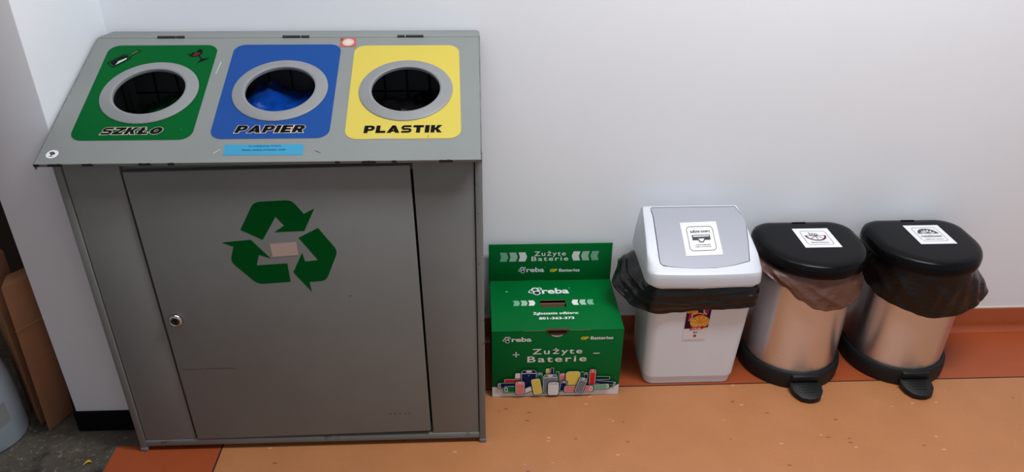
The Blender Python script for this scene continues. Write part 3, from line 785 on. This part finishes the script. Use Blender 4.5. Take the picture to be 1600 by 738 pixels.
mb.face([v for v in R[0]]+[v for v in R[-1][::-1]], 'lidwhite', False)
frame_o = mb.build('lid_frame', swing, sb)
# flap: cut its opening into the frame, then set the panel in it
ro = Vector((0, 1.669, .394)); rv = Vector((0, Yr-1.669, Zr-.394)).normalized(); rf = frame(ro, (1, 0, 0), rv)
FL = [(.4717, .0300), (.4735, .0225), (.4800, .0172), (.5100, .0125), (.5600, .0080), (.6150, .0085), (.6650, .0155), (.7085, .0270), (.7150, .0800), (.7200, .1440), (.7190, .1560), (.7020, .1920), (.6985, .1965), (.4720, .1960), (.4680, .1920), (.4715, .1700)]
def grow(poly, d):
    c = Vector((.594, .1)); out = []
    n = len(poly)
    for i in range(n):
        a, p, b = Vector(poly[i-1]), Vector(poly[i]), Vector(poly[(i+1) % n])
        n1 = Vector(((p-a).y, -(p-a).x)).normalized(); n2 = Vector(((b-p).y, -(b-p).x)).normalized()
        q = (n1+n2).normalized(); out.append(tuple(p+q*d/max(.5, q.dot(n1))))
    return out
mb = MB(); mb.prism(grow(FL, .0024), rf, -.006, .02, 'grayline'); cut = mb.build('cutter', swing, sb)
md = frame_o.modifiers.new('b', 'BOOLEAN'); md.operation = 'DIFFERENCE'; md.object = cut; md.solver = 'EXACT'
dg = bpy.context.evaluated_depsgraph_get(); dg.update()
me = bpy.data.meshes.new_from_object(frame_o.evaluated_get(dg)); frame_o.modifiers.clear(); frame_o.data = me; me.name = 'lid_frame'; me.set_sharp_from_angle(angle=math.radians(30))
bpy.data.objects.remove(cut)
mb = MB()
def bow(t): return .0035*math.sin(PI*min(1, max(0, t/.1976)))
N = 14
top = grow(FL, 0)
# panel as slices along the slope so that it follows the slight dome
def span(t):
    xs_ = []
    P = FL
    for i in range(len(P)):
        a, b_ = P[i], P[(i+1) % len(P)]
        if (a[1]-t)*(b_[1]-t) <= 0 and a[1] != b_[1]: xs_.append(a[0]+(b_[0]-a[0])*(t-a[1])/(b_[1]-a[1]))
    return min(xs_), max(xs_)
ts = [.00805, .0095, .012, .0155, .020, .024, .0268, .030, .040, .06, .08, .10, .12, .144, .156, .17, .182, .1919, .1958]
rows = []
for t_ in ts:
    a, b_ = span(t_); rows.append([rf(a+(b_-a)*j/10, t_, bow(t_)+.0006) for j in range(11)])
R = mb.grid(rows, 'flap', closed=False)
rim = R[0]+[r[-1] for r in R[1:]]+R[-1][-2::-1]+[r[0] for r in R[-2:0:-1]]
low = [mb.bm.verts.new(v.co+rf(0, 0, -.0035)-rf(0, 0, 0)) for v in rim]
for i in range(len(rim)): mb.face([rim[i], rim[(i+1) % len(rim)], low[(i+1) % len(rim)], low[i]], 'flap')
mb.face(low[::-1], 'flap')
flap = mb.build('swing_flap', swing, sb)
def sticker_frame(pr, x0, x1, y0, y1, r, w):
    P = rrect(x0, x1, y0, y1, r, 6); pr.stroke(P, w, 'grayline', 1, True)
mb = MB(); tf2 = lambda u, v, h=0: rf(u, v, h+bow(v)+.0006)
def tilt(u, v, h=0):
    a = math.radians(1.6); cu, cv = .5910, .0960
    return tf2(cu+(u-cu)*math.cos(a)-(v-cv)*math.sin(a), cv+(u-cu)*math.sin(a)+(v-cv)*math.cos(a), h)
pr = Print(mb, tilt, .0006)
for j in range(6):
    pr.poly([(.5415, .0450+.102*j/6), (.6405, .0450+.102*j/6), (.6405, .0450+.102*(j+1)/6), (.5415, .0450+.102*(j+1)/6)], 'sticker', 0)
P = rrect(.5555, .6265, .0590, .1325, .010, 6)
pr.h += .0005
pr.stroke(P, .0014, 'grayline', 1, True)
pr.text('zużyte tonery', .5635, .6185, .1135, .1195, 'grayline', 1, bold=.02, fit_h='zuxe')
pr.rect(.5665, .6155, .0905, .1065, 'grayline', 1, r=.002); pr.rect(.5695, .6125, .1005, .1040, 'white', 2)
pr.poly([(.5800, .0930), (.6010, .0930), (.5955, .0835), (.5855, .0835)], 'grayline', 2); pr.poly([(.5825, .0945), (.5985, .0945), (.5940, .0860), (.5870, .0860)], 'sticker', 3)
pr.text('WASTE TONER AND', .5715, .6125, .0745, .0775, 'grayline', 1, bold=.02); pr.text('INKJET CARTRIDGES', .5710, .6130, .0685, .0715, 'grayline', 1, bold=.02)
mb.build('toner_sticker', flap, sb, fix=False)

# ================================================================== PEDAL BINS
def dshape(d, n=72):
    """D outline inset by d: flat back with round corners, half-round front (local, centre 0)"""
    a, yb, yf, yc, r = .147-d, .130-d, -.135+d, .010, .062-d*.6
    P = []
    nb = n//4
    for i in range(nb+1):                 # back right corner
        t = PI/2*i/nb; P.append((a-r+r*math.cos(t), yb-r+r*math.sin(t)))
    for i in range(nb+1):
        t = PI/2+PI/2*i/nb; P.append((-a+r+r*math.cos(t), yb-r+r*math.sin(t)))
    for i in range(1, 2*nb):
        t = PI+PI*i/(2*nb); P.append((a*math.cos(t), yc+(yc-yf)*math.sin(t)))
    return P
def pedal_bin(cx, cy, label_, print_fn, sx, sy):
    root = thing('pedal_bin', label_, 'bin', (cx, cy, 0), 'steel pedal bins with black lids')
    def rr(d, z): return [(x, y, z) for x, y in dshape(d)]
    mb = MB(); mb.grid([rr(d, z) for d, z in ((.006, 0), (.002, .004), (.001, .030), (.003, .045), (.007, .051), (.013, .052), (.014, .046))], 'blk2', cap0=True, cap1=True); mb.build('base', root)
    mb = MB(); mb.grid([rr(d, z) for d, z in ((.0155, .047), (.0150, .20), (.0145, .358), (.0165, .360), (.018, .355), (.019, .08))], 'steel', cap1=True); mb.build('steel_body', root)
    mb = MB(); mb.grid([rr(d, z) for d, z in ((.014, .372), (.004, .3705), (.001, .3735), (0, .380), (.0005, .393), (.0035, .4025), (.010, .4085), (.020, .4110), (.030, .4115), (.06, .4122))], 'blk', cap0=True, cap1=True)
    lidp = mb.build('lid', root)
    mb = MB(); mb.prism(rrect(-.020, .020, .110, .1145, .002, 3), lambda u, v, h: Vector((u, v, h)), .4105, .4126, 'blk'); mb.build('hinge_notch', lidp)
    mb = MB(); mb.box((-.030, .112, .345), (.030, .134, .398), 'blk', .004); mb.build('rear_hinge', root)
    mb = MB()
    P = [(-.036, -.118), (.036, -.118), (.045, -.140), (.041, -.165), (.027, -.186), (.008, -.193), (-.008, -.193), (-.027, -.186), (-.041, -.165), (-.045, -.140)][::-1]
    def pf(u, v, h): return Vector((u, v, h+.026-(-.118-v)*.14))
    A = [mb.bm.verts.new(pf(u, v, -.012)) for u, v in P]; B = [mb.bm.verts.new(pf(u, v, .001)) for u, v in P]; B2 = [mb.bm.verts.new(pf(u*.88, -.118+(v+.118)*.90, .004)) for u, v in P]
    n = len(P); mb.face(A[::-1], 'blk2'); mb.face(B2, 'blk2')
    for i in range(n):
        j = (i+1) % n; mb.face([A[i], A[j], B[j], B[i]], 'blk2', True); mb.face([B[i], B[j], B2[j], B2[i]], 'blk2', True)
    for k, hw in ((0, .026), (1, .024), (2, .020), (3, .016)):
        y = -.143-k*.0095; mb.tube([pf(-hw, y, .0045), pf(hw, y, .0045)], .0012, 'blk2', 6)
    mb.build('pedal', root)
    mb = MB(); mb.box((-.040, -.137, .030), (.040, -.118, .050), 'blk2', .005); mb.build('pedal_housing', root)
    mb = MB(); fr = frame((sx, sy, .4122), (1, 0, 0), (0, 1, 0)); pr = Print(mb, fr, .0004)
    pr.rect(-.051, .051, -.053, .053, 'sticker'); pr.stroke(rrect(-.036, .036, -.038, .038, .010, 6), .0014, 'grayline', 1, True)
    print_fn(pr); mb.build('lid_sticker', lidp, fix=False)
    return root
def bio(pr):
    pr.text('bio', -.014, .010, .012, .030, 'grayline', 1, bold=.015)
    pr.disc(0, .012, .0300, .0290, 'maroon', 1, 24, 180, 360); pr.disc(0, .0105, .0240, .0225, 'sticker', 2, 24, 180, 360)
    for a in (225, 270, 315):
        t = math.radians(a); pr.stroke([(0, .010), (.0235*math.cos(t), .0105+.022*math.sin(t))], .0022, 'maroon', 3)
    pr.rect(-.030, .030, .0095, .0120, 'maroon', 3)
    pr.text('BIOLOGICAL', -.024, .024, -.0300, -.0235, 'grayline', 1, bold=.02)
def rest(pr):
    pr.disc(0, .004, .0290, .0280, 'grayline', 1, 28, 0, 180)
    for a in (20, 48, 76, 104, 132, 160):
        t = math.radians(a); u = Vector((math.cos(t), math.sin(t))); q = Vector((-u.y, u.x))
        o_ = Vector((0, .004)); pr.poly([o_+u*.005, o_+u*.016-q*.0026, o_+u*.0235, o_+u*.016+q*.0026], 'sticker', 2)
    pr.text('resztkowe', -.029, .029, -.0165, -.0020, 'grayline', 1, bold=.02, fit_h='tk')
    pr.text('RESIDUAL WASTE', -.025, .025, -.0300, -.0250, 'grayline', 1, bold=.02)
P2 = (.9180, 1.7810); P3 = (1.2400, 1.7840)
pedal_bin(*P2, 'steel pedal bin with black lid and bio sticker, next to the white swing bin', bio, .016, .022)
pedal_bin(*P3, 'steel pedal bin with black lid and resztkowe sticker, last bin on the right', rest, .020, .028)

# ================================================================== BIN LINERS hanging over the rims
def interp(tab, a, col):
    a %= 360
    T = sorted(tab); T = [(T[-1][0]-360,)+T[-1][1:]]+T+[(T[0][0]+360,)+T[0][1:]]
    for p, q in zip(T, T[1:]):
        if p[0] <= a <= q[0]:
            t = (a-p[0])/(q[0]-p[0]) if q[0] > p[0] else 0
            t = t*t*(3-2*t); return p[col]+(q[col]-p[col])*t
def liner(name, label_, k, cx, cy, outline, ztop, tab, seed, wr=.005, bulge=.010, inset=0, fold=.004, fx=.5, fy=1.4, kv=3.0):
    """outline: (x,y) ring around centre; tab: (angle, hem height, hem outward offset)"""
    n = 220; K = 30
    # resample evenly
    P = [Vector(p) for p in outline]; L = [0]
    for i in range(len(P)): L.append(L[-1]+(P[(i+1) % len(P)]-P[i]).length)
    ring = []
    for j in range(n):
        s_ = L[-1]*j/n; i = max(q for q in range(len(P)) if L[q] <= s_)
        t = (s_-L[i])/(L[i+1]-L[i]) if L[i+1] > L[i] else 0
        ring.append(P[i].lerp(P[(i+1) % len(P)], t))
    rows = []
    for r in range(K):
        v = r/(K-1); row = []
        for j, p in enumerate(ring):
            ang = math.degrees(math.atan2(p.y, p.x)); hem = interp(tab, ang, 1); out = interp(tab, ang, 2)
            d = p.normalized()
            z = ztop+(hem-ztop)*v
            off = -inset*(1-v)**2+out*(v**1.2)+bulge*math.sin(PI*min(1, v*1.1))*(.7+.3*math.sin(j*.13+seed))
            q = Vector((p.x*7, p.y*7, z*13))
            w1 = noise.noise(q+Vector((seed, 0, v*.8)))
            s3 = j/n*26
            w2 = 1-abs(noise.noise(Vector((s3*fx+v*kv+seed*1.7, v*fy-s3*.12, seed))))*2
            w3 = 1-abs(noise.noise(Vector((s3*fx*2.6-v*kv*.6+seed, v*fy*2.8, seed+5))))*2
            amp = min(1, v*3)
            off += amp*(wr*w1+fold*(w2-.5)+fold*.45*(w3-.5))
            z += amp*(.003*noise.noise(Vector((s3*.5, seed, v*2)))+(v**4)*.0018*noise.noise(Vector((s3*1.6, seed+3, 0))))
            off = max(off, .0008)
            row.append((cx+p.x+d.x*off, min(cy+p.y+d.y*off, YW-.004), z))
        rows.append(row)
    mb = MB(); mb.grid(rows, k)
    o = mb.build(name, None, (cx, cy, ztop-.09))
    sd = o.modifiers.new('thickness', 'SOLIDIFY'); sd.thickness = .0006; sd.offset = 0
    return tag(o, label_, 'bag')
liner('bin_liner', 'black plastic bin liner puffing out under the white swing lid', 'bag_black', sb.x, sb.y-.004,
      [(x-sb.x, y-sb.y+.004) for x, y in rrect(.452, .733, 1.663, 1.872, .032, 8)], .3560,
      [(0, .300, .030), (40, .31, .012), (90, .30, .008), (130, .30, .03), (155, .310, .062), (180, .294, .084), (200, .278, .054), (216, .272, .018), (240, .271, .010), (270, .279, .010), (300, .284, .012), (325, .290, .018), (345, .298, .030)], 4.3, bulge=.012, fx=.16, fy=3.2)
liner('bin_liner', 'translucent brown bin liner hanging out below the bio lid', 'bag_brown', P2[0], P2[1], dshape(.013), .3690,
      [(0, .300, .026), (30, .325, .014), (90, .33, .002), (140, .34, .012), (180, .362, .030), (200, .350, .024), (222, .328, .016), (243, .301, .012), (262, .278, .010), (280, .270, .010), (300, .272, .012), (320, .278, .016), (340, .286, .022)], 11.2, bulge=.006, fold=.006, fx=.34, fy=.5, kv=-1.6, wr=.004)
liner('bin_liner', 'black bin liner flaring out to the right below the resztkowe lid', 'bag_dark', P3[0], P3[1], dshape(.013), .3690,
      [(0, .282, .056), (25, .31, .03), (60, .33, .008), (90, .33, .002), (140, .33, .012), (170, .305, .016), (190, .280, .018), (205, .266, .016), (220, .262, .014), (238, .254, .011), (252, .246, .010), (270, .240, .010), (290, .239, .012), (310, .246, .022), (328, .258, .040), (346, .272, .062)], 21.7, bulge=.006, fold=.006, fx=.42, fy=.35, kv=-1.5, wr=.004)

# ================================================================== LEFT CORNER
def carton_slab(name, label_, P, flaps):
    b = Vector((sum(p[0] for p in P[:4])/4, sum(p[1] for p in P[:4])/4, 0))
    root = thing(name, label_, 'box', b)
    mb = MB(); mb.hexa(P, 'card', .004, 2); mb.build('panel', root, b)
    mb = MB(); a, c = Vector(P[4]), Vector(P[5]); d = (Vector(P[0])-a).normalized(); nrm = (c-a).cross(d).normalized()
    if nrm.y > 0: nrm = -nrm
    q = a+d*flaps; r = c+d*(flaps-.006)
    mb.hexa([q+nrm*.0004, r+nrm*.0004, r+nrm*.0022, q+nrm*.0022, q+d*.0025+nrm*.0004, r+d*.0025+nrm*.0004, r+d*.0025+nrm*.0022, q+d*.0025+nrm*.0022], 'kraft'); mb.build('fold_crease', root, b)
carton_slab('cardboard_box', 'tall flattened brown cardboard box leaning beside the white pier',
            [(-1.145, 1.551, 0), (-1.117, 1.632, 0), (-1.150, 1.646, 0), (-1.160, 1.600, 0), (-1.132, 1.556, .452), (-1.072, 1.612, .462), (-1.090, 1.640, .470), (-1.140, 1.600, .462)], .125)
carton_slab('cardboard_box', 'second brown cardboard sheet behind the grey tub at the left edge',
            [(-1.245, 1.650, 0), (-1.176, 1.577, 0), (-1.166, 1.650, 0), (-1.225, 1.705, 0), (-1.240, 1.652, .50), (-1.168, 1.582, .50), (-1.158, 1.650, .50), (-1.222, 1.703, .50)], .20)
tb = Vector((-1.298, 1.548, 0))
tub = thing('plastic_tub', 'round blue-grey plastic tub with a paper sticker at the left edge', 'tub', tb)
tf3 = lambda u, v, h: Vector((tb.x+u, tb.y+v, h))
mb = MB(); mb.lathe([(.088, 0), (.093, .003), (.0950, .012), (.0955, .09), (.095, .14), (.092, .18), (.083, .225), (.066, .26), (.05, .275)], tf3, 'greybin', 56, cap0=True); mb.build('tub_body', tub, tb)
mb = MB(); mb.lathe([(.05, .273), (.052, .275), (.052, .30), (.048, .304), (.001, .305)], tf3, 'greybin', 40); mb.build('tub_cap', tub, tb)
mb = MB(); rows = []
for i in range(9):
    t = i/8; rows.append([(tb.x+.0962*math.cos(a), tb.y+.0962*math.sin(a), .072+.058*t+.010*(j/8-.5)) for j in range(9) for a in [math.radians(-46+30*j/8)]])
mb.grid(rows, 'ring', closed=False); mb.build('paper_sticker', tub, tb)
# yellow scrap on the concrete
mb = MB(); rows = []
for i in range(9):
    t = i/8; wd = .0045*math.sin(PI*min(.97, max(.03, t)))
    c = Vector((-1.005+.020*t, 1.428+.012*math.sin(t*2.4), .0008+.004*math.sin(PI*t))); rows.append([c+Vector((-.4, .9, 0))*wd*q+Vector((0, 0, .001*abs(q))) for q in (-1, -.5, 0, .5, 1)])
mb.grid(rows, 'leaf', closed=False); o = mb.build('leaf', None, (-.995, 1.432, .0005)); tag(o, 'small curled yellow leaf lying on the dirty grey floor', 'leaf')

# ================================================================== LIGHT, WORLD, CAMERA
def area(name, loc, size, power, col, rot=(0, 0, 0)):
    L = bpy.data.lights.new(name, 'AREA'); L.shape = 'RECTANGLE'; L.size, L.size_y = size; L.energy = power; L.color = col
    o = bpy.data.objects.new(name, L); C.objects.link(o); o.location = loc; o.rotation_euler = rot; return o
area('ceiling_lamp', (.98, 1.05, 2.66), (1.2, .3), 49, (.94, .975, 1))
area('ceiling_lamp', (-.35, 1.25, 2.66), (1.2, .3), 11, (.94, .975, 1))
W = bpy.data.worlds.new('world'); sc.world = W; W.use_nodes = True
W.node_tree.nodes['Background'].inputs['Color'].default_value = (.84, .92, 1, 1)
W.node_tree.nodes['Background'].inputs['Strength'].default_value = .45

f, pitch, yaw, roll, h = 1190.56, .513096, .0479968, .00822306, 1.45
cd = bpy.data.cameras.new('camera'); cam = bpy.data.objects.new('camera', cd); C.objects.link(cam)
cd.sensor_width = 36; cd.lens = 36*f/1600; cd.clip_start = .02
cy_, sy_, cp_, sp_ = math.cos(yaw), math.sin(yaw), math.cos(pitch), math.sin(pitch)
fwd = Vector((sy_*cp_, cy_*cp_, -sp_)); right = Vector((cy_, -sy_, 0)); up = right.cross(fwd)
r1 = right*math.cos(roll)+up*math.sin(roll); u1 = -right*math.sin(roll)+up*math.cos(roll)
cam.matrix_world = Matrix(((r1.x, u1.x, -fwd.x, 0), (r1.y, u1.y, -fwd.y, 0), (r1.z, u1.z, -fwd.z, h), (0, 0, 0, 1)))
sc.camera = cam
sc.view_settings.view_transform = 'Standard'; sc.view_settings.look = 'None'; sc.view_settings.gamma = 1
sc.view_settings.use_curve_mapping = False; sc.view_settings.exposure = 0
